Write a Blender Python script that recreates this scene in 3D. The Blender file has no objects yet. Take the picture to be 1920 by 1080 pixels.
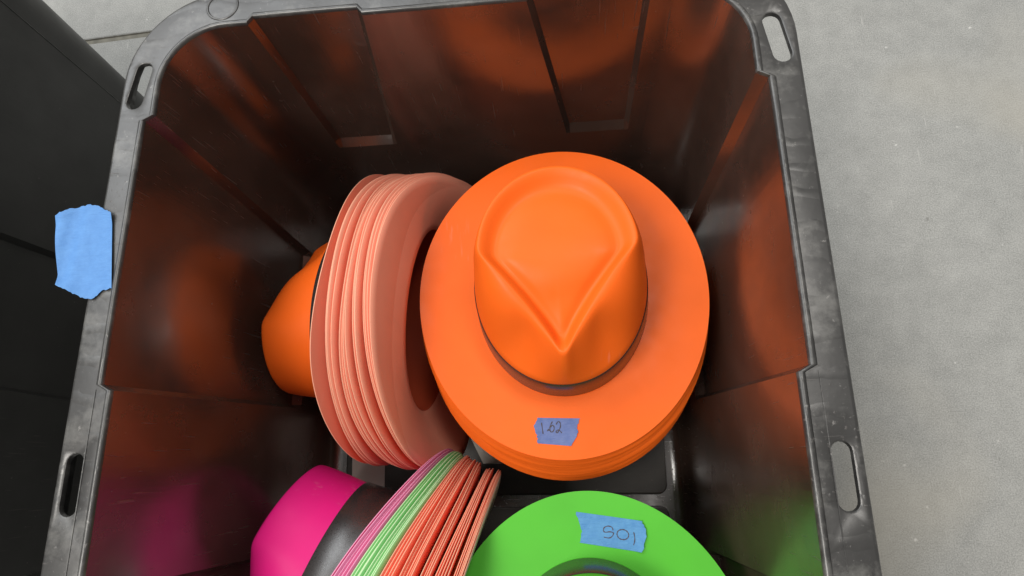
import bpy, bmesh, math, random
from mathutils import Vector, Matrix
random.seed(7)
scene = bpy.context.scene
COL = scene.collection
PI = math.pi

# ------------------------------------------------------------------ camera
cam_data = bpy.data.cameras.new('camera')
cam = bpy.data.objects.new('camera', cam_data); COL.objects.link(cam)
cam.matrix_world = (Matrix.Translation((0.0911, 0.0, 0.7738)) @
    Matrix(((0.994475, 0.041155, 0.096574), (-0.014172, 0.964160, -0.264944), (-0.104016, 0.262112, 0.959416))).to_4x4())
cam_data.sensor_width = 36.0; cam_data.lens = 21.98
cam_data.clip_start = 0.02; cam_data.clip_end = 100
scene.camera = cam

# ------------------------------------------------------------------ light
world = bpy.data.worlds.new('World'); scene.world = world; world.use_nodes = True
bgn = world.node_tree.nodes['Background']
bgn.inputs[0].default_value = (1.0, 0.97, 0.93, 1); bgn.inputs[1].default_value = 0.36

def area(name, loc, target, sx, sy, watts, col):
    l = bpy.data.lights.new(name, 'AREA'); l.shape = 'RECTANGLE'; l.size = sx; l.size_y = sy
    l.energy = watts; l.color = col
    o = bpy.data.objects.new(name, l); COL.objects.link(o)
    o.location = loc
    o.rotation_euler = (Vector(target) - Vector(loc)).to_track_quat('-Z', 'Y').to_euler()
    return o
area('ceiling_lamp', (-1.9, 2.0, 2.9), (0, 0.1, 0.2), 3.0, 2.4, 92, (0.95, 0.98, 1.0))
area('ceiling_lamp', (-1.15, -0.55, 3.0), (0.05, 0.1, 0.2), 1.2, 0.9, 66, (1.0, 0.955, 0.89))

area('ceiling_lamp', (0.75, 0.85, 3.1), (0.0, 0.0, 0.2), 1.0, 0.6, 29, (1.0, 0.96, 0.90))

scene.view_settings.view_transform = 'Standard'; scene.view_settings.look = 'None'
scene.view_settings.exposure = 0.06; scene.view_settings.gamma = 1.0
scene.view_settings.use_curve_mapping = False
scene.render.engine = 'CYCLES'
try:
    scene.cycles.max_bounces = 14; scene.cycles.diffuse_bounces = 8; scene.cycles.glossy_bounces = 6
except Exception: pass

# ------------------------------------------------------------------ materials
class NT:
    def __init__(s, name):
        s.m = bpy.data.materials.new(name); s.m.use_nodes = True
        s.t = s.m.node_tree; s.b = s.t.nodes['Principled BSDF']
        s.tc = s.t.nodes.new('ShaderNodeTexCoord')
    def n(s, typ, **kw):
        x = s.t.nodes.new(typ)
        for k, v in kw.items():
            if k.startswith('i_'):
                key = k[2:].replace('_', ' ')
                x.inputs[key].default_value = v
            else: setattr(x, k, v)
        return x
    def l(s, a, b): s.t.links.new(a, b)
    def mapping(s, scale=(1, 1, 1), rot=(0, 0, 0), src='Object'):
        m = s.n('ShaderNodeMapping'); m.inputs['Scale'].default_value = scale; m.inputs['Rotation'].default_value = rot
        s.l(s.tc.outputs[src], m.inputs['Vector']); return m.outputs[0]
    def noise(s, scale, detail=4, rough=.5, vec=None, dist=0):
        x = s.n('ShaderNodeTexNoise'); x.inputs['Scale'].default_value = scale; x.inputs['Detail'].default_value = detail
        x.inputs['Roughness'].default_value = rough; x.inputs['Distortion'].default_value = dist
        s.l(vec if vec is not None else s.tc.outputs['Object'], x.inputs['Vector']); return x.outputs[0]
    def ramp(s, fac, stops):
        r = s.n('ShaderNodeValToRGB'); e = r.color_ramp.elements
        while len(e) < len(stops): e.new(.5)
        for k, (pos, c) in enumerate(stops):
            e[k].position = pos; e[k].color = c if len(c) == 4 else (*c, 1)
        s.l(fac, r.inputs[0]); return r.outputs[0]
    def mix(s, fac, a, b, mode='MIX'):
        x = s.n('ShaderNodeMix', data_type='RGBA', blend_type=mode)
        for sock, v in ((x.inputs[0], fac), (x.inputs[6], a), (x.inputs[7], b)):
            if hasattr(v, 'links') or isinstance(v, bpy.types.NodeSocket): s.l(v, sock)
            elif isinstance(v, (int, float)): sock.default_value = v
            else: sock.default_value = (*v, 1) if len(v) == 3 else v
        return x.outputs[2]
    def mr(s, val, a, b, c, d):
        x = s.n('ShaderNodeMapRange'); s.l(val, x.inputs[0])
        for k, v in zip((1, 2, 3, 4), (a, b, c, d)): x.inputs[k].default_value = v
        return x.outputs[0]
    def math(s, op, a, b):
        x = s.n('ShaderNodeMath', operation=op)
        for sock, v in ((x.inputs[0], a), (x.inputs[1], b)):
            if isinstance(v, (int, float)): sock.default_value = v
            else: s.l(v, sock)
        return x.outputs[0]
    def bump(s, h, strength, dist, prev=None):
        x = s.n('ShaderNodeBump'); x.inputs['Strength'].default_value = strength; x.inputs['Distance'].default_value = dist
        s.l(h, x.inputs['Height'])
        if prev is not None: s.l(prev, x.inputs['Normal'])
        return x.outputs[0]
    def set(s, key, v):
        i = s.b.inputs[key]
        if isinstance(v, bpy.types.NodeSocket): s.l(v, i)
        elif isinstance(v, (tuple, list)): i.default_value = (*v, 1) if len(v) == 3 else v
        else: i.default_value = v
        return s

def hat_mat(name, col, rough=.42, spec=.22, trans=0.22, tcol=None):
    t = NT(name)
    n1 = t.noise(14, 3)
    c2 = tuple(c * .9 for c in col)
    sc = t.noise(1, 2, .5, t.mapping((260, 40, 120), (.2, .3, .9))); zn = t.mr(t.noise(9, 2), .60, .68, 0, 1)
    scf = t.math('MULTIPLY', t.math('MULTIPLY', t.mr(sc, .60, .72, 0, 1), zn), .15)
    t.set('Base Color', t.mix(scf, t.mix(t.mr(n1, .35, .7, 0, 1), col, c2), tuple(.55 * c + .40 for c in col)))
    t.set('Roughness', t.mr(t.noise(60, 3), .3, .7, rough - .05, rough + .07)).set('Specular IOR Level', spec)
    b = t.bump(t.noise(900, 2), .05, .0005)
    b = t.bump(t.noise(22, 2), .12, .002, b)
    t.set('Normal', b)
    tr = t.n('ShaderNodeBsdfTranslucent'); tr.inputs[0].default_value = (*(tcol or col), 1)
    mx = t.n('ShaderNodeMixShader'); mx.inputs[0].default_value = trans
    outn = t.t.nodes['Material Output']
    t.l(t.b.outputs[0], mx.inputs[1]); t.l(tr.outputs[0], mx.inputs[2]); t.l(mx.outputs[0], outn.inputs['Surface'])
    return t.m
M = {}
M['orange'] = hat_mat('orange_plastic', (0.94, 0.155, 0.014))
M['green'] = hat_mat('green_plastic', (0.095, 0.50, 0.036))
M['magenta'] = hat_mat('magenta_plastic', (0.80, 0.016, 0.24))
M['orange_back'] = hat_mat('orange_hat_underside', (0.84, 0.34, 0.23), .5, trans=.14, tcol=(.95, .14, .04))
M['coral_back'] = hat_mat('coral_hat_underside', (0.90, 0.31, 0.20), .5, trans=.46, tcol=(.95, .14, .03))
M['green_back'] = hat_mat('green_hat_underside', (0.30, 0.70, 0.28), .5)
M['magenta_back'] = hat_mat('magenta_hat_underside', (0.72, 0.20, 0.40), .5)
M['orange_in_shade'] = hat_mat('orange_hat_inside_shade', (0.50, 0.075, 0.03), .5, trans=.1)  # darker orange: shade of the deep crown opening put into the colour
M['orange_edge'] = hat_mat('orange_hat_cut_edge', (0.90, 0.45, 0.30), .5)
M['green_edge'] = hat_mat('green_hat_cut_edge', (0.62, 0.84, 0.50), .5)
M['magenta_edge'] = hat_mat('magenta_hat_cut_edge', (0.84, 0.36, 0.55), .5)
M['grey_back'] = hat_mat('pale_hat_underside', (0.60, 0.52, 0.44), .5)

t = NT('black_satin_band')
t.set('Base Color', (0.022, 0.019, 0.019)).set('Roughness', t.mr(t.noise(700, 2), .3, .7, .26, .34)).set('Specular IOR Level', .55).set('IOR', 1.8)
t.set('Normal', t.bump(t.noise(1500, 2), .12, .0004)); M['band'] = t.m

def tote_material(name, base, rough, rim=False, spec=1.0, ior=1.5):
    t = NT(name)
    grime = t.noise(9, 5, .6)
    col = t.mix(t.mr(grime, .45, .75, 0, 1), base, tuple(c * 1.7 + .002 for c in base))
    # fine scratches, stretched noise in two directions
    s1 = t.noise(1, 2, .4, t.mapping((420, 420, 9), (0.25, 0.12, 0)))
    s2 = t.noise(1, 2, .4, t.mapping((30, 520, 40), (0.4, 0.7, 0.3)))
    zone = t.mr(t.noise(7, 2), .46, .60, 0, 1)
    scr = t.math('MULTIPLY', t.math('MAXIMUM', t.mr(s1, .67, .74, 0, 1), t.mr(s2, .71, .77, 0, 1)), zone)
    dots = t.mr(t.noise(330, 1), .80, .84, 0, 1)
    col = t.mix(t.math('MULTIPLY', scr, .11), col, (.32, .28, .26))
    col = t.mix(t.math('MULTIPLY', dots, .35), col, (.4, .36, .33))
    if rim:
        wear = t.math('MULTIPLY', t.mr(t.noise(30, 6, .7), .50, .68, 0, 1), .65)
        col = t.mix(wear, col, (.135, .133, .126))
        fleck = t.mr(t.noise(190, 3, .7), .66, .74, 0, .5)
        col = t.mix(fleck, col, (.26, .25, .24))
    t.set('Base Color', col)
    r = t.mr(t.noise(26, 4, .6), .3, .7, rough - .05, rough + .07)
    t.set('Roughness', t.math('ADD', r, t.math('MULTIPLY', scr, .15))).set('Specular IOR Level', spec).set('IOR', ior)
    b = t.bump(t.noise(8, 2), .07, .006)
    if rim:
        sep = t.n('ShaderNodeSeparateXYZ'); t.l(t.tc.outputs['Object'], sep.inputs[0])
        w = t.n('ShaderNodeTexWave', wave_type='BANDS', bands_direction='Y', wave_profile='SIN')
        w.inputs['Scale'].default_value = 13; w.inputs['Distortion'].default_value = 5; w.inputs['Detail'].default_value = 3
        w.inputs['Detail Scale'].default_value = 1.4
        t.l(t.tc.outputs['Object'], w.inputs['Vector'])
        b = t.bump(t.mr(w.outputs[1], .75, 1, 0, 1), .16, .0012, b)
        b = t.bump(t.noise(45, 3, .6), .22, .0012, b)
    if not rim:
        b = t.bump(t.noise(1, 3, .6, t.mapping((130, 130, 3.5), (.05, .08, 0))), .10, .0010, b)
    b = t.bump(t.noise(650, 2), .035, .0004, b)
    b = t.bump(scr, .25, .0003, b)
    t.set('Normal', b)
    return t.m
M['tote'] = tote_material('black_tote_plastic_bounce_tint', (0.042, 0.025, 0.019), .225, False, .62, 2.0)  # black plastic tinted warm, painting in the orange bounce from the hats
M['tote_floor'] = tote_material('black_tote_base_plastic', (0.024, 0.0185, 0.0145), .40, False, .5)
M['rim'] = tote_material('black_rim_plastic', (0.024, 0.0235, 0.023), .36, True, .72)
M['tote_out'] = tote_material('black_tote_outside', (0.0095, 0.0097, 0.009), .42, False, .55)

t = NT('concrete')
big = t.noise(2.3, 6, .65); mid = t.noise(30, 8, .75); fine = t.noise(640, 4, .65); grit = t.noise(700, 2, .5)
col = t.ramp(big, [(.30, (.215, .222, .213)), (.5, (.275, .281, .268)), (.72, (.326, .328, .309))])
col = t.mix(.42, col, t.ramp(mid, [(.32, (.16, .165, .158)), (.68, (.43, .432, .415))]))
col = t.mix(.40, col, t.ramp(fine, [(.34, (.13, .132, .128)), (.66, (.49, .49, .475))]))
col = t.mix(t.math('MULTIPLY', t.mr(t.noise(48, 3, .6), .70, .76, 0, 1), .6), col, (.72, .71, .69))
col = t.mix(t.math('MULTIPLY', t.mr(grit, .68, .78, 0, 1), .6), col, (.62, .61, .58))
col = t.mix(t.math('MULTIPLY', t.mr(t.noise(95, 2), .73, .79, 0, 1), .45), col, (.09, .088, .08))
stain = t.mr(t.noise(3.4, 2), .58, .75, 0, .35)
col = t.mix(stain, col, (.44, .41, .34))
sc = t.noise(1, 2, .5, t.mapping((160, 16, 1), (0, 0, .6)))
col = t.mix(t.math('MULTIPLY', t.mr(sc, .71, .76, 0, 1), .28), col, (.56, .55, .53))
t.set('Base Color', col).set('Roughness', .72).set('Specular IOR Level', .3)
t.set('Normal', t.bump(fine, .25, .002, t.bump(mid, .15, .004))); M['concrete'] = t.m
t = NT('joint_dirt'); t.set('Base Color', t.ramp(t.noise(60), [(.3, (.13, .125, .105)), (.7, (.22, .21, .175))])).set('Roughness', .9); M['joint'] = t.m

def tape_mat(name, c1, c2):
    t = NT(name)
    crepe = t.noise(1, 3, .6, t.mapping((120, 700, 300), (0, 0, .1)))
    t.set('Base Color', t.mix(t.mr(t.noise(140, 4, .6), .3, .7, 0, 1), c1, c2)).set('Roughness', .62).set('Specular IOR Level', .3)
    t.set('Normal', t.bump(crepe, .8, .0008, t.bump(t.noise(80, 3), .6, .0016)))
    return t.m
M['tape'] = tape_mat('blue_painters_tape', (.075, .205, .47), (.095, .245, .53))
M['tape_dull'] = tape_mat('blue_tape_on_hat', (.085, .125, .30), (.125, .165, .34))
M['tape_teal'] = tape_mat('blue_tape_on_green_hat', (.055, .19, .40), (.085, .25, .45))
t = NT('pen_ink'); t.set('Base Color', t.mix(t.noise(500), (.02, .018, .03), (.07, .05, .06))).set('Roughness', .7); M['ink'] = t.m
t = NT('off_white_card_and_glint'); t.set('Base Color', t.mix(t.noise(30), (.74, .70, .64), (.80, .77, .71))).set('Roughness', .75)
t.set('Normal', t.bump(t.noise(220), .08, .0004)); M['card'] = t.m

# ------------------------------------------------------------------ helpers
def mesh_obj(name, verts, faces, mats, parent=None, smooth=True, mat_idx=None, tri=None):
    me = bpy.data.meshes.new(name); me.from_pydata([tuple(v) for v in verts], [], faces)
    for m in (mats if isinstance(mats, (list, tuple)) else [mats]): me.materials.append(m)
    if mat_idx: me.polygons.foreach_set('material_index', mat_idx)
    me.polygons.foreach_set('use_smooth', [smooth] * len(me.polygons))
    me.update()
    o = bpy.data.objects.new(name, me); COL.objects.link(o)
    if parent: o.parent = parent
    return o
def link(name, me, parent=None):
    o = bpy.data.objects.new(name, me); COL.objects.link(o)
    if parent: o.parent = parent
    return o
def empty(name, mat=None):
    o = bpy.data.objects.new(name, None); COL.objects.link(o); o.empty_display_size = .05
    if mat is not None: o.matrix_world = mat
    return o
def tag(o, label, cat, group=None):
    o['label'] = label; o['category'] = cat
    if group: o['group'] = group
    return o
def autosmooth(o, ang=35):
    me = o.data; bm = bmesh.new(); bm.from_mesh(me)
    bmesh.ops.recalc_face_normals(bm, faces=bm.faces)
    for e in bm.edges:
        e.smooth = not (len(e.link_faces) == 2 and e.calc_face_angle(0) > math.radians(ang))
    bm.to_mesh(me); bm.free(); return o
def bridge(n, a, b, close=True):
    f = []
    for i in range(n if close else n - 1):
        j = (i + 1) % n; f.append((a + i, a + j, b + j, b + i))
    return f

# ------------------------------------------------------------------ floor
def build_floor():
    ang = .056; y0 = .681; X = 6.0
    prof = [(-6, 0), (-.0062, 0), (-.0048, -.0010), (-.0038, -.0030), (.0038, -.0030), (.0048, -.0010), (.0062, 0), (6, 0)]
    v, f, mi = [], [], []
    for (dy, z) in prof:
        for x in (-X, X): v.append((x, y0 + ang * x + dy, z))
    for k in range(len(prof) - 1):
        f.append((2*k, 2*k + 1, 2*k + 3, 2*k + 2)); mi.append(1 if 2 <= k <= 4 else 0)
    o = mesh_obj('floor', v, f, [M['concrete'], M['joint']], None, False, mi)
    o['kind'] = 'structure'
build_floor()

# ------------------------------------------------------------------ storage tote
ZR, ZF, DR = .370, .012, .045
def tote_loop(z, off, recess=True):
    """closed loop of the tote wall at height z; panels are pressed outward"""
    d = DR * (ZR - z)
    if z < .034: d += .016 * (1 - math.sqrt(max(0, 1 - ((.034 - z) / .022) ** 2)))
    hx, hy, r = .2265 - d + off, .354 - d + off, .05 - d * .25 + off
    k = min(1, max(0, (ZR - z) / .27))
    def side(sign):      # long side, local y from -(hy-r) to (hy-r), seen along +y ; returns (s, offset)
        e0, e1 = .067 + .008 * k, .275 - .023 * k
        dep = .008 if (recess and z > .100) else 0
        end = hy - r
        pts = []
        def span(a, b, o, n):
            for i in range(n): pts.append((a + (b - a) * i / n, o))
        w = .0022
        span(-end, -e1 - w, 0, 3); span(-e1 - w, -e1 + w, 0, 1); span(-e1 + w, -e0 - w, dep, 8); span(-e0 - w, -e0 + w, dep, 1)
        span(-e0 + w, e0 - w, 0, 5); span(e0 - w, e0 + w, 0, 1); span(e0 + w, e1 - w, dep, 8); span(e1 - w, e1 + w, dep, 1)
        span(e1 + w, end, 0, 3)
        return pts
    def endside():
        kk = min(1, max(0, (ZR - z) / .185))
        e0, e1 = .067 + .026 * kk, .157 - .004 * kk
        dep = .0056 if (recess and z > .185) else 0
        end = hx - r
        pts = []
        def span(a, b, o, n):
            for i in range(n): pts.append((a + (b - a) * i / n, o))
        w = .0022
        span(-end, -e1 - w, 0, 2); span(-e1 - w, -e1 + w, 0, 1); span(-e1 + w, -e0 - w, dep, 6); span(-e0 - w, -e0 + w, dep, 1)
        span(-e0 + w, e0 - w, 0, 6); span(e0 - w, e0 + w, 0, 1); span(e0 + w, e1 - w, dep, 6); span(e1 - w, e1 + w, dep, 1)
        span(e1 + w, end, 0, 2)
        return pts
    P = []
    def arc(cx, cy, a0):
        for i in range(12):
            a = a0 + (PI / 2) * i / 12; P.append((cx + r * math.cos(a), cy + r * math.sin(a)))
    for s, o in side(1): P.append((hx + o, s))
    arc(hx - r, hy - r, 0)
    for s, o in endside(): P.append((-s, hy + o))
    arc(-hx + r, hy - r, PI / 2)
    for s, o in side(-1): P.append((-hx - o, -s))
    arc(-hx + r, -hy + r, PI)
    for s, o in endside(): P.append((s, -hy - o))
    arc(hx - r, -hy + r, 1.5 * PI)
    return P
def outer_loop(off):
    hx, hy, r = .260 + off, .390 + off, .080 + off
    P = []
    def seg(a, b, n):
        for i in range(n): P.append((a[0] + (b[0] - a[0]) * i / n, a[1] + (b[1] - a[1]) * i / n))
    def arc(cx, cy, a0):
        for i in range(16):
            a = a0 + (PI / 2) * i / 16; P.append((cx + r * math.cos(a), cy + r * math.sin(a)))
    seg((hx, -hy + r), (hx, hy - r), 24); arc(hx - r, hy - r, 0)
    seg((hx - r, hy), (-hx + r, hy), 16); arc(-hx + r, hy - r, PI / 2)
    seg((-hx, hy - r), (-hx, -hy + r), 24); arc(-hx + r, -hy + r, PI)
    seg((-hx + r, -hy), (hx - r, -hy), 16); arc(hx - r, -hy + r, 1.5 * PI)
    return P
def slot_loop(cx, cy, tilt, w, L, grow=0):
    P = []; r = w / 2 + grow; h = L / 2 - w / 2
    for k in range(9): a = PI * k / 8; P.append((r * math.cos(a), h + r * math.sin(a)))
    for k in range(9): a = PI + PI * k / 8; P.append((r * math.cos(a), -h + r * math.sin(a)))
    c, s = math.cos(tilt), math.sin(tilt)
    return [(cx + x * c - y * s, cy + x * s + y * c) for x, y in P]
SLOTS = []
for sx in (1, -1):
    SLOTS.append((sx * .2470, .003, 0.0, .0120, .040))
    SLOTS.append((sx * .2450, .306, sx * .15, .0128, .041))
    SLOTS.append((sx * .2450, -.306, -sx * .15, .0128, .041))

def build_tote():
    out = {}
    # inner + outer wall
    zs = [.370, .362, .35, .33, .30, .27, .24, .21, .195, .1900, .1800, .16, .13, .11, .1035, .0970, .08, .06, .045, .034, .027, .021, .0165, .0135, .012]
    v, f = [], []
    n = len(tote_loop(.3, 0))
    for z in zs: v += [(x, y, z) for x, y in tote_loop(z, 0)]
    for k in range(len(zs) - 1): f += bridge(n, (k + 1) * n, k * n)
    zo = [.345, .33, .30, .27, .24, .21, .195, .1900, .1800, .16, .13, .11, .1035, .0970, .08, .06, .045, .034, .027, .021, .0165, .0145]
    b0 = len(v)
    for z in [.3667] + zo: v += [(x, y, z) for x, y in tote_loop(z, .003)]
    v += [(x, y, .001) for x, y in tote_loop(.012, -.002)]
    for k in range(len(zo) + 1): f += bridge(n, b0 + k * n, b0 + (k + 1) * n)
    # base, inside and underneath
    f.append(tuple((len(zs) - 1) * n + i for i in range(n)))
    f.append(tuple(reversed([b0 + (len(zo) + 1) * n + i for i in range(n)])))
    mi = [0] * ((len(zs) - 1) * n) + [1] * ((len(zo) + 1) * n) + [0, 1]
    o = mesh_obj('wall', v, f, [M['tote'], M['tote_out']], None, True, mi); autosmooth(o, 28); out['wall'] = o.data; bpy.data.objects.remove(o)
    # rim
    bm = bmesh.new()
    def ring(P, z): return [bm.verts.new((x, y, z)) for x, y in P]
    def br(A, B):
        for i in range(len(A)):
            j = (i + 1) % len(A); bm.faces.new((A[i], A[j], B[j], B[i]))
    inner = [(0, .3695), (.0003, .3715), (.0012, .3727), (.0026, .3730), (.0040, .3725), (.0050, .3712), (.0056, .3700)]
    R = [ring(tote_loop(.370, o_), z) for o_, z in inner]
    for a, b in zip(R, R[1:]): br(a, b)
    outer = [(-.0036, .3700), (-.0024, .3697), (-.0012, .3689), (-.0003, .3674), (0, .3655), (.0007, .3560), (.0006, .3548), (-.0002, .3545), (-.0014, .3550), (-.0020, .3660)]
    O = [ring(outer_loop(o_), z) for o_, z in outer]
    for a, b in zip(O, O[1:]): br(a, b)
    top, low = [], []
    for s in SLOTS:
        A = ring(slot_loop(*s, grow=.0014), .3700); B = ring(slot_loop(*s, grow=.0004), .3694); C = ring(slot_loop(*s), .3680); D = ring(slot_loop(*s), .3660)
        br(A, B); br(B, C); br(C, D); top.append(A); low.append(D)
    U = ring(tote_loop(.370, .003), .3660)
    def loop_edges(L):
        es = []
        for i in range(len(L)):
            e = bm.edges.get((L[i], L[(i + 1) % len(L)])) or bm.edges.new((L[i], L[(i + 1) % len(L)])); es.append(e)
        return es
    es = loop_edges(R[-1]) + loop_edges(O[0]) + sum((loop_edges(a) for a in top), [])
    bmesh.ops.triangle_fill(bm, use_beauty=True, use_dissolve=False, edges=es, normal=(0, 0, 1))
    es = loop_edges(U) + loop_edges(O[-1]) + sum((loop_edges(a) for a in low), [])
    bmesh.ops.triangle_fill(bm, use_beauty=True, use_dissolve=False, edges=es, normal=(0, 0, 1))
    bmesh.ops.recalc_face_normals(bm, faces=bm.faces)
    for fc in bm.faces: fc.smooth = True
    for e in bm.edges:
        e.smooth = not (len(e.link_faces) == 2 and e.calc_face_angle(0) > math.radians(42))
    me = bpy.data.meshes.new('rim'); bm.to_mesh(me); bm.free(); me.materials.append(M['rim']); out['rim'] = me
    # raised floor panels
    out['panels'] = []
    for (x0, x1, y0, y1) in ((-.1885, .1885, -.0245, .285), (-.1885, .1885, -.285, -.0375)):
        bm = bmesh.new(); prev = None
        for (ins, zz) in ((0, .0120), (0, .0158), (.0006, .0166), (.0018, .0168)):
            ring_ = []; r = .010 - ins
            for (cx, cy, a0) in ((x1 - .010, y1 - .010, 0), (x0 + .010, y1 - .010, PI/2), (x0 + .010, y0 + .010, PI), (x1 - .010, y0 + .010, 1.5*PI)):
                for k in range(7):
                    a = a0 + PI/2 * k / 6; ring_.append(bm.verts.new((cx + r * math.cos(a), cy + r * math.sin(a), zz)))
            if prev:
                for i in range(len(ring_)):
                    j = (i + 1) % len(ring_); bm.faces.new((prev[i], prev[j], ring_[j], ring_[i]))
            prev = ring_
        bm.faces.new(prev)
        me = bpy.data.meshes.new('floor_panel'); bm.to_mesh(me); bm.free(); me.materials.append(M['tote_floor']); out['panels'].append(me)
    # thin mould lines on the rim and the round gate marks on its end
    out['lines'] = []
    for sx in (1, -1):
        for (ya, yb) in ((-.066, .066),):
            bm = bmesh.new(); bmesh.ops.create_cube(bm, size=1)
            for q in bm.verts: q.co = Vector((sx * .2402 + q.co.x * .0007, (ya + yb) / 2 + q.co.y * (yb - ya), .3701 + q.co.z * .0006))
            me = bpy.data.meshes.new('mould_line'); bm.to_mesh(me); bm.free(); me.materials.append(M['rim']); out['lines'].append(me)
    out['seams'] = []
    for sx in (1, -1):
        for sy in (1, -1):
            v = []
            for z in (.34, .18, .04):
                x = .2265 - DR * (ZR - z) + .003; y = sy * (.291 - .02 * (ZR - z))
                for (dx, dy) in ((-.001, -.0011), (.0006, -.0003), (.0006, .0003), (-.001, .0011)): v.append((sx * (x + dx), y + dy, z))
            f = bridge(4, 0, 4) + bridge(4, 4, 8) + [(3, 2, 1, 0), (8, 9, 10, 11)]
            o = mesh_obj('mould_seam', v, f, M['rim'], None, False); autosmooth(o, 20); out['seams'].append(o.data); bpy.data.objects.remove(o)
    out['marks'] = []
    for sx in (-1, 1):
        v, f = [], []; N, K = 40, 8
        for i in range(N):
            a = 2 * PI * i / N
            for k in range(K):
                b = 2 * PI * k / K; r = .0128 + .0011 * math.cos(b)
                v.append((sx * .183 + r * math.cos(a), .3745 + r * math.sin(a) * .98, .3700 + .0007 * math.sin(b)))
        for i in range(N):
            for k in range(K): f.append((i*K + k, ((i+1) % N)*K + k, ((i+1) % N)*K + (k+1) % K, i*K + (k+1) % K))
        o = mesh_obj('mould_ring', v, f, M['rim']); out['marks'].append(o.data); bpy.data.objects.remove(o)
    return out
TD = build_tote()
def place_tote(mat, label):
    r = empty('storage_tote', mat); tag(r, label, 'storage tote', 'black storage totes')
    link('wall', TD['wall'], r); link('rim', TD['rim'], r)
    for me in TD['panels']: link('floor_panel', me, r)
    for me in TD['lines']: link('mould_line', me, r)
    for me in TD['seams']: link('mould_seam', me, r)
    for me in TD['marks']: link('mould_ring', me, r)
    return r
place_tote(Matrix.Translation((0, -.015, 0)), 'open black plastic storage tote holding stacks of bright fedora hats')
place_tote(Matrix.Translation((-.69, .158, 0)) @ Matrix.Rotation(math.radians(-3.0), 4, 'Z'), 'empty black plastic storage tote standing beside the tote of hats')

# ------------------------------------------------------------------ fedora hats
# hat frame: x = wearer's side, -y = front (pinch), z = crown
A0, B0 = .1325, .148       # brim outer half axes
A1, B1 = .0790, .0935      # brim inner half axes
def brim_z(x, y):
    """height of the brim's upper face above the hat's base"""
    k = math.hypot(x / A0, y / B0)
    if k < 1e-6: return 0
    t = min(1.05, max(0, (k - .6) / .4)); c2 = (x / A0 / k) ** 2; s = (y / B0 / k)
    return t * t * (.0058 * c2 - .0034 * (1 - c2)) + .0006 * math.sin(5 * math.atan2(y, x)) * t
def ridge_tables(n):
    pts = []
    def inside_r(th):
        dx, dy = math.cos(th), math.sin(th)
        lo, hi = 0.0, .12
        for _ in range(40):
            m = (lo + hi) / 2; x, y = abs(m * dx), m * dy
            if y >= .013: ok = (x / .0625) ** 2 + ((y - .013) / .072) ** 2 < 1
            elif y > -.0735: ok = x < .0625 * max(1e-4, ((y + .0735) / .0865)) ** 1.22
            else: ok = False
            if ok: lo = m
            else: hi = m
        return lo
    r = [inside_r(2 * PI * i / n) for i in range(n)]
    q = n // 4 * 3
    for _ in range(2):
        r = [(r[i - 1] + 2 * r[i] + r[(i + 1) % n]) / 4 for i in range(n)]
    return r
def ridge_z(y):
    if y < .013:
        s = (y + .0735) / .0865; s = max(0, min(1, s)); s = s * s * (3 - 2 * s); return .083 + .017 * s
    s = (y - .013) / .072; return .100 - .006 * max(0, s) ** 1.6
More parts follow.
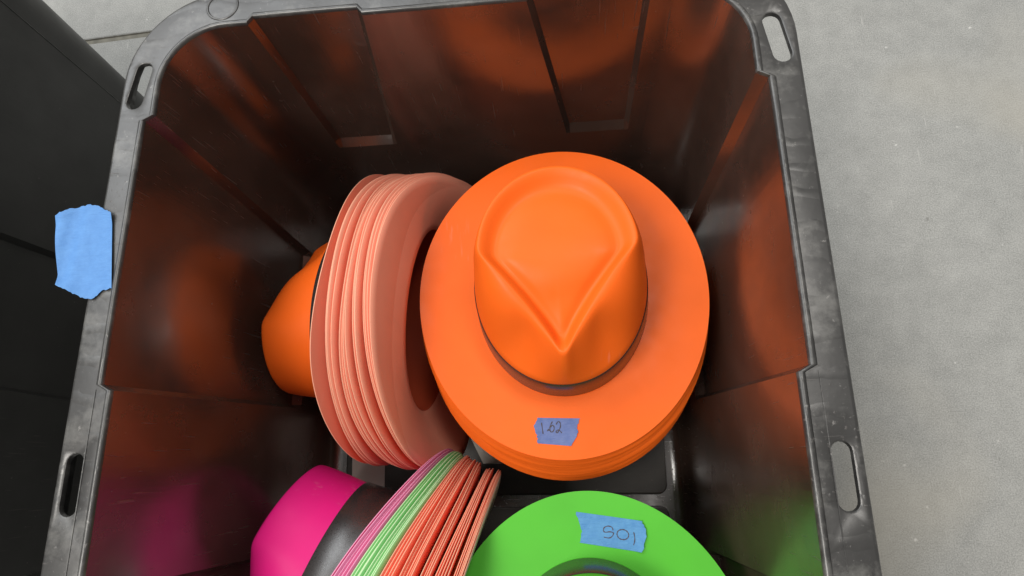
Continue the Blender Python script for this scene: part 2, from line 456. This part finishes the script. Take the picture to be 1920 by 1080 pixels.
def hat_rings(n, brim_steps, wall_steps, top=True, D=None, shift=(0, 0)):
    """list of rings (outermost brim first) of the upper surface; brim count returned"""
    rr = ridge_tables(n); rings = []; nb = 0
    for k in range(brim_steps + 1):
        t = 1 - k / brim_steps
        ring = []
        for i in range(n):
            th = 2 * PI * i / n; c, s = math.cos(th), math.sin(th)
            x = (A1 + (A0 - A1) * t) * c; y = (B1 + (B0 - B1) * t) * s
            z = brim_z(x, y) * (1 if t > 0 else 0)
            if D: z += D(th, t)
            x += shift[0] * t; y += shift[1] * t
            ring.append((x, y, z))
        rings.append(ring)
    nb = len(rings)
    for (a, b, z) in ((.0782, .0927, .0012), (.0776, .0921, .004), (.0760, .0903, .022), (.0742, .0883, .041), (.0738, .0878, .0445)):
        rings.append([(a * math.cos(2*PI*i/n), b * math.sin(2*PI*i/n), z) for i in range(n)])
    for k in range(1, wall_steps + 1):
        m = k / wall_steps; ring = []
        for i in range(n):
            th = 2 * PI * i / n; c, s = math.cos(th), math.sin(th)
            bx, by = .0738 * c, .0878 * s; rx, ry = rr[i] * c, rr[i] * s; rz = ridge_z(ry)
            front = max(0, -s)                     # 0 back/side .. 1 front
            w = .74 - .46 * front ** 1.6           # roundness of the wall profile
            pin = .0075 * math.exp(-((abs(((th + PI/2 + PI) % (2*PI)) - PI) - .62) / .33) ** 2) * math.sin(PI * min(1, m * 1.05)) # pinch dents
            ph = m * PI / 2
            fx = (1 - w) * m + w * (1 - math.cos(ph) ** .8); fz = (1 - w) * m + w * math.sin(ph) ** 1.05
            x = bx + (rx - bx) * fx; y = by + (ry - by) * fx; z = .0445 + (rz - .0445) * fz
            x -= pin * c * .85; y -= pin * s * .85; z -= pin * .55
            ring.append((x, y, z))
        rings.append(ring)
    if top:
        for f, dz in ((.975, .0004), (.94, .0016), (.90, .0036), (.86, .0058), (.82, .0074), (.78, .0080), (.735, .0075), (.68, .0063), (.61, .0053), (.52, .0048), (.40, .0046), (.24, .0044), (.08, .0043)):
            ring = []
            for i in range(n):
                th = 2 * PI * i / n; c, s = math.cos(th), math.sin(th)
                rx, ry = rr[i] * c, rr[i] * s; rz = ridge_z(ry)
                cz = .0985; g = max(0, min(1, (.80 - f) / .55))
                k = max(0, min(1, (.70 - f) / .45)); k = k * k * (3 - 2 * k)
                re = 1 / math.sqrt((c / .060) ** 2 + (s / (.066 if s > 0 else .058)) ** 2)
                x = (rx * (1 - k) + re * c * k) * f; y = .006 * k * f + (ry * (1 - k) + re * s * k) * f
                ring.append((x, y, (rz * (1 - g) + ridge_z(y) * g) - dz))
            rings.append(ring)
    return rings, nb
def sheet(rings, nb, n, thick=.0007, closed_top=True, r0=0, r1=None):
    """closed thin sheet from rings r0..r1: upper faces slot 0, lower brim faces slot 1, edge slot 1, lower crown slot 2"""
    rg = rings[r0:r1]; v, f, mi = [], [], []
    for ring in rg: v += ring
    off = len(v)
    for ring in rg:
        for (x, y, z) in ring:
            r = math.hypot(x, y) or 1
            k = 1 - thick / r if ring is not rg[0] else 1
            v.append((x * k, y * k, z - thick))
    m = len(rg)
    for k in range(m - 1):
        f += bridge(n, k * n, (k + 1) * n); mi += [0] * n
    for k in range(m - 1):
        f += bridge(n, off + (k + 1) * n, off + k * n); mi += [1 if r0 + k < nb - 1 else 2] * n
    f += bridge(n, off, 0); mi += [3] * n
    if closed_top:
        f.append(tuple((m - 1) * n + i for i in range(n))); mi.append(0)
        f.append(tuple(reversed([off + (m - 1) * n + i for i in range(n)]))); mi.append(2)
    else:
        f += bridge(n, (m - 1) * n, off + (m - 1) * n); mi += [1] * n
    return v, f, mi

def make_mesh(name, v, f, mi, mats, ang=50):
    o = mesh_obj(name, v, f, mats, None, True, mi); autosmooth(o, ang); me = o.data; bpy.data.objects.remove(o); return me

HN = 128
_r, _nb = hat_rings(HN, 12, 12)
def full_parts(colour, back, D=None):
    rings, nb = (_r, _nb) if D is None else hat_rings(HN, 12, 12, True, D)
    mats = [M[colour], M[back], M[colour], M[colour + '_edge']]
    v, f, mi = sheet(rings, nb, HN, closed_top=False, r0=0, r1=nb + 1); brim = make_mesh('brim', v, f, mi, mats)
    v, f, mi = sheet(rings, nb, HN, closed_top=True, r0=nb, r1=None); crown = make_mesh('crown', v, f, mi, mats, 170)
    return brim, crown
def band_mesh():
    prof = [(.0779, .0924, .0022), (.0790, .0935, .0026), (.0770, .0914, .022), (.0747, .0889, .0437), (.0742, .0884, .0442), (.0738, .0879, .0438)]
    v, f = [], []
    for a, b, z in prof: v += [(a * math.cos(2*PI*i/HN), b * math.sin(2*PI*i/HN), z) for i in range(HN)]
    for k in range(len(prof) - 1): f += bridge(HN, k * HN, (k + 1) * HN)
    f += bridge(HN, (len(prof) - 1) * HN, 0)
    return make_mesh('hat_band', v, f, None, [M['band']], 40)
BAND = band_mesh()
def full_hat(mat, colour, back, label, group=None, D=None):
    r = empty('fedora_hat', mat); tag(r, label, 'hat', group)
    b, c = full_parts(colour, back, D)
    link('brim', b, r); link('crown', c, r); link('hat_band', BAND, r)
    return r
NN = 96
def nested_mesh(colour, back, D=None, shift=(0, 0)):
    rings, nb = hat_rings(NN, 8, 6, True, D, shift)
    v, f, mi = sheet(rings, nb, NN)
    return make_mesh('fedora_hat', v, f, mi, [M[colour], M[back], M['orange_in_shade' if colour == 'orange' else colour], M[colour + '_edge']], 170)
def nested_hat(me, mat, label, group):
    o = link('fedora_hat', me); o.matrix_world = mat; return tag(o, label, 'hat', group)
def wave_D(seed, amp):
    rnd = random.Random(seed); ph = [rnd.uniform(0, 2*PI) for _ in range(4)]; a = [rnd.uniform(.4, 1) for _ in range(4)]
    def D(th, t):
        return t * t * amp * (a[0]*math.sin(th + ph[0]) * .6 + a[1]*math.sin(2*th + ph[1]) + a[2]*math.sin(3*th + ph[2]) * .5 + a[3]*math.sin(5*th+ph[3])*.15)
    return D

# --- upright orange stack
OX, OY, OZ = .0802, .147, .210
orange_top = Matrix.Translation((OX, OY, OZ)) @ Matrix.Rotation(math.radians(1.5), 4, 'Z')
full_hat(orange_top, 'orange', 'orange_back', 'bright orange fedora with pinched crown on top of the orange stack, taped 162', None)
rnd = random.Random(3); z = OZ; k = 0; var = []
while True:
    z -= rnd.uniform(.0034, .0052) if k else .0062
    if z < .024: break
    if k < 14:      # upper brims are each a little different and slide out to the front
        var.append(nested_mesh('orange', 'orange_back', wave_D(k, .0010), (rnd.uniform(-.0025, .0025), -.0022 * min(k + 1, 8) + rnd.uniform(-.0008, .0008))))
    mt = (Matrix.Translation((OX, OY, z)) @ Matrix.Rotation(math.radians(1.5), 4, 'Z'))
    nested_hat(var[k] if k < 14 else var[8 + rnd.randrange(6)], mt, 'orange fedora nested under the hat taped 162, only its brim edge showing', 'orange fedoras in the upright stack')
    k += 1

# --- upright green stack, front of the hats turned the other way
GX, GY, GZ, GS = .0965, -.1660, .220, .945
green_top = Matrix.Translation((GX, GY, GZ)) @ Matrix.Rotation(PI + math.radians(2), 4, 'Z') @ Matrix.Scale(GS, 4)
full_hat(green_top, 'green', 'green_back', 'bright green fedora on top of the green stack, taped 105')
var = [nested_mesh('green', 'green_back', wave_D(40 + s, .0008), (0, .0035 * min(s + 1, 4))) for s in range(8)]
z = GZ; k = 0
while True:
    z -= rnd.uniform(.0034, .0050) if k else .006
    if z < .024: break
    mt = (Matrix.Translation((GX, GY, z)) @
          Matrix.Rotation(PI + math.radians(2), 4, 'Z') @ Matrix.Scale(GS, 4))
    nested_hat(var[k] if k < 4 else var[4 + rnd.randrange(4)], mt, 'green fedora nested under the hat taped 105', 'green fedoras in the upright stack')
    k += 1

# --- orange stack lying on its side
def side_frame(pos, lx, ly, lz):
    m = Matrix.Identity(4)
    for r in range(3): m[r][0], m[r][1], m[r][2], m[r][3] = lx[r], ly[r], lz[r], pos[r]
    return m
def gap_fields(gaps, seed, wav):
    """cumulative brim offsets, each gap varying round the brim but never negative"""
    rnd = random.Random(seed); fields = []
    for g in gaps:
        fields.append((g, rnd.uniform(0, 2*PI), rnd.uniform(0, 2*PI), rnd.uniform(0, 2*PI)))
    def cum(i, th):
        s = 0
        for (g, p1, p2, p3) in fields[:i]:
            s += max(.0009, g * (1 + wav * (.5*math.sin(th + p1) + .45*math.sin(2*th + p2) + .3*math.sin(3*th + p3))))
        return s
    return cum
G1 = [.0100, .0018, .0017, .0022, .0105, .0018, .0022, .0016, .0050, .0016, .0018, .0044, .0017, .0016, .0024, .0016, .0015]
cum1 = gap_fields(G1, 11, .8)
PITCH1 = .0030
rs = random.Random(77)
ORG = 'orange fedoras lying on their side'
def frame_axes(phi, lean):
    """brim plane turned by phi about the vertical, top leaning by lean; crown axis lz to the -x side"""
    u = Vector((math.sin(phi), math.cos(phi), 0))
    return u, Vector((-math.cos(phi) * math.cos(lean), math.sin(phi) * math.cos(lean), math.sin(lean)))
def fan_D(frame, target, extra, curl=.011):
    """brim offset that bends the brim from its crown's frame onto the target frame's plane"""
    inv = frame.inverted()
    def D(th, t):
        q = Vector((A0 * math.cos(th), B0 * math.sin(th), 0)); d = (inv @ (target @ q)).z
        return (d + extra(th)) * t ** 1.25 + curl * (t ** 3.2 - t ** 1.25)
    return D
ll = math.radians(-3); YAW = math.radians(5.5); lz1 = frame_axes(YAW, ll)[1]; ly1 = (Matrix.Rotation(math.radians(-9), 3, lz1) @ (-frame_axes(YAW, ll)[0])); lx1 = ly1.cross(lz1)
for i in range(len(G1) + 1):
    w_ = i / len(G1)
    m = side_frame(Vector((-.1060, .1455, .1535)) - lz1 * (PITCH1 * i), lx1, ly1, lz1)
    la = math.radians(-1 - 6.5 * w_ - (2.5 if i == len(G1) else 0)); lz = frame_axes(YAW, la)[1]; lyt = (ly1 - lz * ly1.dot(lz)).normalized()
    tg = side_frame(m.translation + lz1 * (PITCH1 * i - .0), lyt.cross(lz), lyt, lz)
    ww = lambda th: .0050 * math.sin(2*th + .9) + .0048 * math.sin(3*th + .4)
    D = fan_D(m, tg, (lambda ii: (lambda th: -1.35 * cum1(ii, th) + ww(th) + .008))(i), .0025)
    if i == 0:
        full_hat(m, 'orange', 'orange_back', 'orange fedora lying on its side, crown and black band pressed toward the tote wall', ORG, D)
    else:
        last = i == len(G1)
        nested_hat(nested_mesh('orange', 'orange_back', D, (rs.uniform(-.0022, .0022), rs.uniform(-.002, .002))), m,
                   'orange fedora lying on its side, its pale open underside facing the upright orange stack' if last else
                   'orange fedora packed in the sideways stack, only its salmon brim edge showing', ORG)

# --- mixed stack lying on its side: magenta, green, orange
NM, NG, NO = 5, 8, 24
NT_ = NM + NG + NO
G2 = []
for i in range(NT_ - 1):
    g = .0019
    if i == NM - 1: g = .0030
    if i == NM + 3: g = .0032
    if i == NM + NG - 1: g = .0044
    if i in (NM + NG + 3, NM + NG + 8, NM + NG + 12): g = .0050
    if i == NM + NG + 17: g = .0062
    if i > NM + NG + 17: g = .0014
    G2.append(g)
cum2 = gap_fields(G2, 23, .5); AVG2 = sum(G2) / len(G2)
uc, lzc = frame_axes(math.radians(24), math.radians(3)); lxc = uc.cross(lzc)
P0 = Vector((-.112, -.118, .152)); P1 = Vector((-.023, -.136, .152))
for i in range(NT_):
    u_ = i / (NT_ - 1)
    m = side_frame(P0 - lzc * (.0020 * i), lxc, uc, lzc)
    ut, lzt = frame_axes(math.radians(29 - 13 * u_), math.radians(0 + 6 * u_))
    tg = side_frame(P0.lerp(P1, u_), ut.cross(lzt), ut, lzt)
    D = fan_D(m, tg, (lambda ii: (lambda th: -(cum2(ii, th) - ii * AVG2) * .9))(i))
    if i < NM: c, bk = 'magenta', 'magenta_back'
    elif i < NM + NG: c, bk = 'green', 'green_back'
    else: c, bk = 'orange', ('grey_back' if i >= NT_ - 1 else 'coral_back')
    if i == 0:
        full_hat(m, c, bk, 'magenta fedora lying on its side with wide glossy black band', 'magenta fedoras lying on their side', D)
    else:
        nm = {'magenta': 'magenta fedora nested in the mixed stack, only its pink brim edge showing',
              'green': 'green fedora packed between magenta and orange brims in the mixed stack',
              'orange': 'orange fedora standing on edge behind the green brims in the mixed stack'}[c]
        if i == NT_ - 1: nm = 'end fedora of the mixed stack, its greyish underside facing the green hat'
        nested_hat(nested_mesh(c, bk, D, (rs.uniform(-.0018, .0018), rs.uniform(-.0022, .0022))), m, nm, {'magenta': 'magenta fedoras lying on their side', 'green': 'green fedoras in the mixed stack', 'orange': 'orange fedoras in the mixed stack'}[c])

# ------------------------------------------------------------------ tape labels
def poly_at(P, s):
    s *= len(P) - 1; i = min(int(s), len(P) - 2); f = s - i
    return (P[i][0] * (1 - f) + P[i + 1][0] * f, P[i][1] * (1 - f) + P[i + 1][1] * f)
def tape(name, sideA, sideB, zfun, mat, nu, nv, jag, seed):
    """strip between two torn edges sideA and sideB (each a polyline)"""
    rnd = random.Random(seed); v, f = [], []
    for j in range(nv + 1):
        a = poly_at(sideA, j / nv); b = poly_at(sideB, j / nv); ja, jb = rnd.uniform(-jag, jag), rnd.uniform(-jag, jag)
        for i in range(nu + 1):
            s = i / nu; x = a[0] * (1 - s) + b[0] * s; y = a[1] * (1 - s) + b[1] * s
            d = Vector((b[0] - a[0], b[1] - a[1])).normalized(); k = ja * (1 - s) ** 6 + jb * s ** 6
            x += d.x * k; y += d.y * k
            v.append((x, y, zfun(x, y, s, j / nv)))
    n1 = len(v); v += [(x, y, z - .00012) for x, y, z in v]
    W = nu + 1
    for j in range(nv):
        for i in range(nu):
            a, b, c, d = j*W + i, j*W + i + 1, (j+1)*W + i + 1, (j+1)*W + i
            f.append((a, d, c, b)); f.append((n1 + a, n1 + b, n1 + c, n1 + d))
    border = [i for i in range(W)] + [j*W + nu for j in range(1, nv + 1)] + [nv*W + i for i in range(nu - 1, -1, -1)] + [j*W for j in range(nv - 1, 0, -1)]
    for q in range(len(border)):
        a, b = border[q], border[(q + 1) % len(border)]; f.append((a, b, n1 + b, n1 + a))
    o = mesh_obj(name, v, f, mat); autosmooth(o, 50); return o
def surf(mat, scale):
    inv = mat.inverted(); wz = mat.translation.z
    def fn(x, y):
        q = inv @ Vector((x, y, wz)); return wz + brim_z(q.x, q.y) * scale
    return fn
s_or, s_gr = surf(orange_top, 1), surf(green_top, GS)
def strokes(parent, lines, zf, width):
    for pts in lines:
        # smooth the hand stroke
        P = [Vector((x, y)) for x, y in pts]; S = []
        for i in range(len(P) - 1):
            p0, p1, p2, p3 = P[max(0, i-1)], P[i], P[i+1], P[min(len(P)-1, i+2)]
            for k in range(5):
                t_ = k / 5
                S.append(.5 * ((2*p1) + (p2-p0)*t_ + (2*p0-5*p1+4*p2-p3)*t_*t_ + (3*p1-p0-3*p2+p3)*t_**3))
        S.append(P[-1]); v, f = [], []
        for i, p_ in enumerate(S):
            d = (S[min(len(S)-1, i+1)] - S[max(0, i-1)]).normalized(); nrm = Vector((-d.y, d.x))
            w = width * (.5 + .12 * math.sin(i * .9)) * (.6 if i in (0, len(S) - 1) else 1)
            for sg in (-1, 1):
                q = p_ + nrm * w * sg; v.append((q.x, q.y, zf(q.x, q.y)))
            for sg in (1, -1):
                q = p_ + nrm * w * sg; v.append((q.x, q.y, zf(q.x, q.y) - .00015))
        for i in range(len(S) - 1):
            a, b = 4*i, 4*(i+1)
            for k in range(4): f.append((a + k, a + (k+1) % 4, b + (k+1) % 4, b + k))
        f.append((0, 1, 2, 3)); e = 4 * (len(S) - 1); f.append((e + 3, e + 2, e + 1, e))
        o = mesh_obj('handwriting', v, f, M['ink'], parent, False)

z162 = lambda x, y, s, t_: s_or(x, y) + .00045 + .0008 * max(0, s - .85) / .15 * (1 if t_ > .5 else .3) + .0005 * max(0, .12 - s) / .12
t1 = tape('tape_label', [(.0556, .0356), (.0516, .0278), (.0545, .0200), (.0550, .0136)],
     [(.0925, .0343), (.0903, .0280), (.0901, .0203), (.0841, .0109)], z162, M['tape_dull'], 22, 14, .0006, 1)
tag(t1, 'torn blue tape handwritten 162 on the orange hat brim', 'tape')
strokes(t1, [[(.0587, .0314), (.0593, .0265), (.0599, .0214)],
             [(.0684, .0321), (.0668, .0293), (.0660, .0264), (.0664, .0237), (.0680, .0231), (.0696, .0252), (.0695, .0278), (.0682, .0289), (.0667, .0272)],
             [(.0637, .0239), (.0649, .0256), (.0653, .0241)],
             [(.0716, .0294), (.0733, .0319), (.0751, .0308), (.0754, .0279), (.0740, .0245), (.0722, .0222), (.0714, .0235), (.0732, .0248), (.0750, .0237), (.0763, .0221)]],
        lambda x, y: s_or(x, y) + .00062, .00085)
z105 = lambda x, y, s, t_: s_gr(x, y) + .00045 + .0022 * (max(0, s - .88) / .12) ** 1.5
t2 = tape('tape_label', [(.0857, -.0425), (.0893, -.0540), (.0903, -.0591), (.0886, -.0665)],
     [(.1393, -.0499), (.1427, -.0572), (.1410, -.0660), (.1381, -.0738)], z105, M['tape_teal'], 26, 14, .0006, 2)
tag(t2, 'torn blue tape handwritten 105 on the green hat brim', 'tape')
strokes(t2, [[(.1159, -.0571), (.1151, -.0548), (.1121, -.0538), (.1090, -.0548), (.1080, -.0571), (.1094, -.0585), (.1130, -.0582), (.1159, -.0589), (.1153, -.0612), (.1124, -.0629), (.1080, -.0622)],
             [(.1242, -.0565), (.1260, -.0571), (.1274, -.0582), (.1282, -.0596), (.1283, -.0611), (.1276, -.0626), (.1264, -.0636), (.1247, -.0642), (.1228, -.0641), (.1210, -.0635), (.1197, -.0623), (.1190, -.0609), (.1190, -.0593), (.1197, -.0579), (.1211, -.0569), (.1229, -.0565), (.1247, -.0566)],
             [(.1325, -.0585), (.1331, -.0623), (.1327, -.0658), (.1317, -.0684)]],
        lambda x, y: s_gr(x, y) + .00062, .00075)
def zrim(x, y, s, t_):
    # lies on the rim, lifts a little where it leaves the edge, both torn ends curl
    out_ = max(0, (-.256 - x) / .03)
    return .3716 + .0016 * out_ + .0012 * math.sin(9 * out_ + 30 * y) * out_ + .004 * max(0, s - .86) / .14 * out_ + .0015 * max(0, .14 - s) / .14
t3 = tape('tape_label', [(-.2925, .1815), (-.280, .186), (-.2665, .1890), (-.258, .187), (-.2485, .1815)],
     [(-.2810, .1270), (-.2700, .1215), (-.2610, .1170), (-.2520, .1160), (-.2470, .1215), (-.2395, .1235)], zrim, M['tape'], 26, 34, .0005, 5)
tag(t3, 'blank torn blue tape stuck on the tote rim and overhanging it', 'tape')

# ------------------------------------------------------------------ paper card and imitated reflection on the tote's floor
def card(pts, z0, label):
    v = [(x, y, z0 + .0002) for x, y in pts] + [(x, y, z0 + .0008) for x, y in pts]; n = len(pts)
    f = [tuple(reversed(range(n))), tuple(range(n, 2*n))] + bridge(n, 0, n)
    o = mesh_obj('card_and_glint', v, f, M['card'], None, False); bm = bmesh.new(); bm.from_mesh(o.data); bmesh.ops.recalc_face_normals(bm, faces=bm.faces); bm.to_mesh(o.data); bm.free()
    return tag(o, label, 'card')
card([(-.1835, .055), (-.178, -.075), (-.139, -.075), (-.1425, .055)], .0167, 'off-white card on the tote floor beside the magenta hat')
card([(-.052, .055), (-.022, -.004), (.002, -.004), (-.018, .055)], .0167, 'off-white sheet imitating a light reflection on the tote floor between mixed and orange stacks')  # added pale sheet imitates ceiling light reflected by the glossy floor
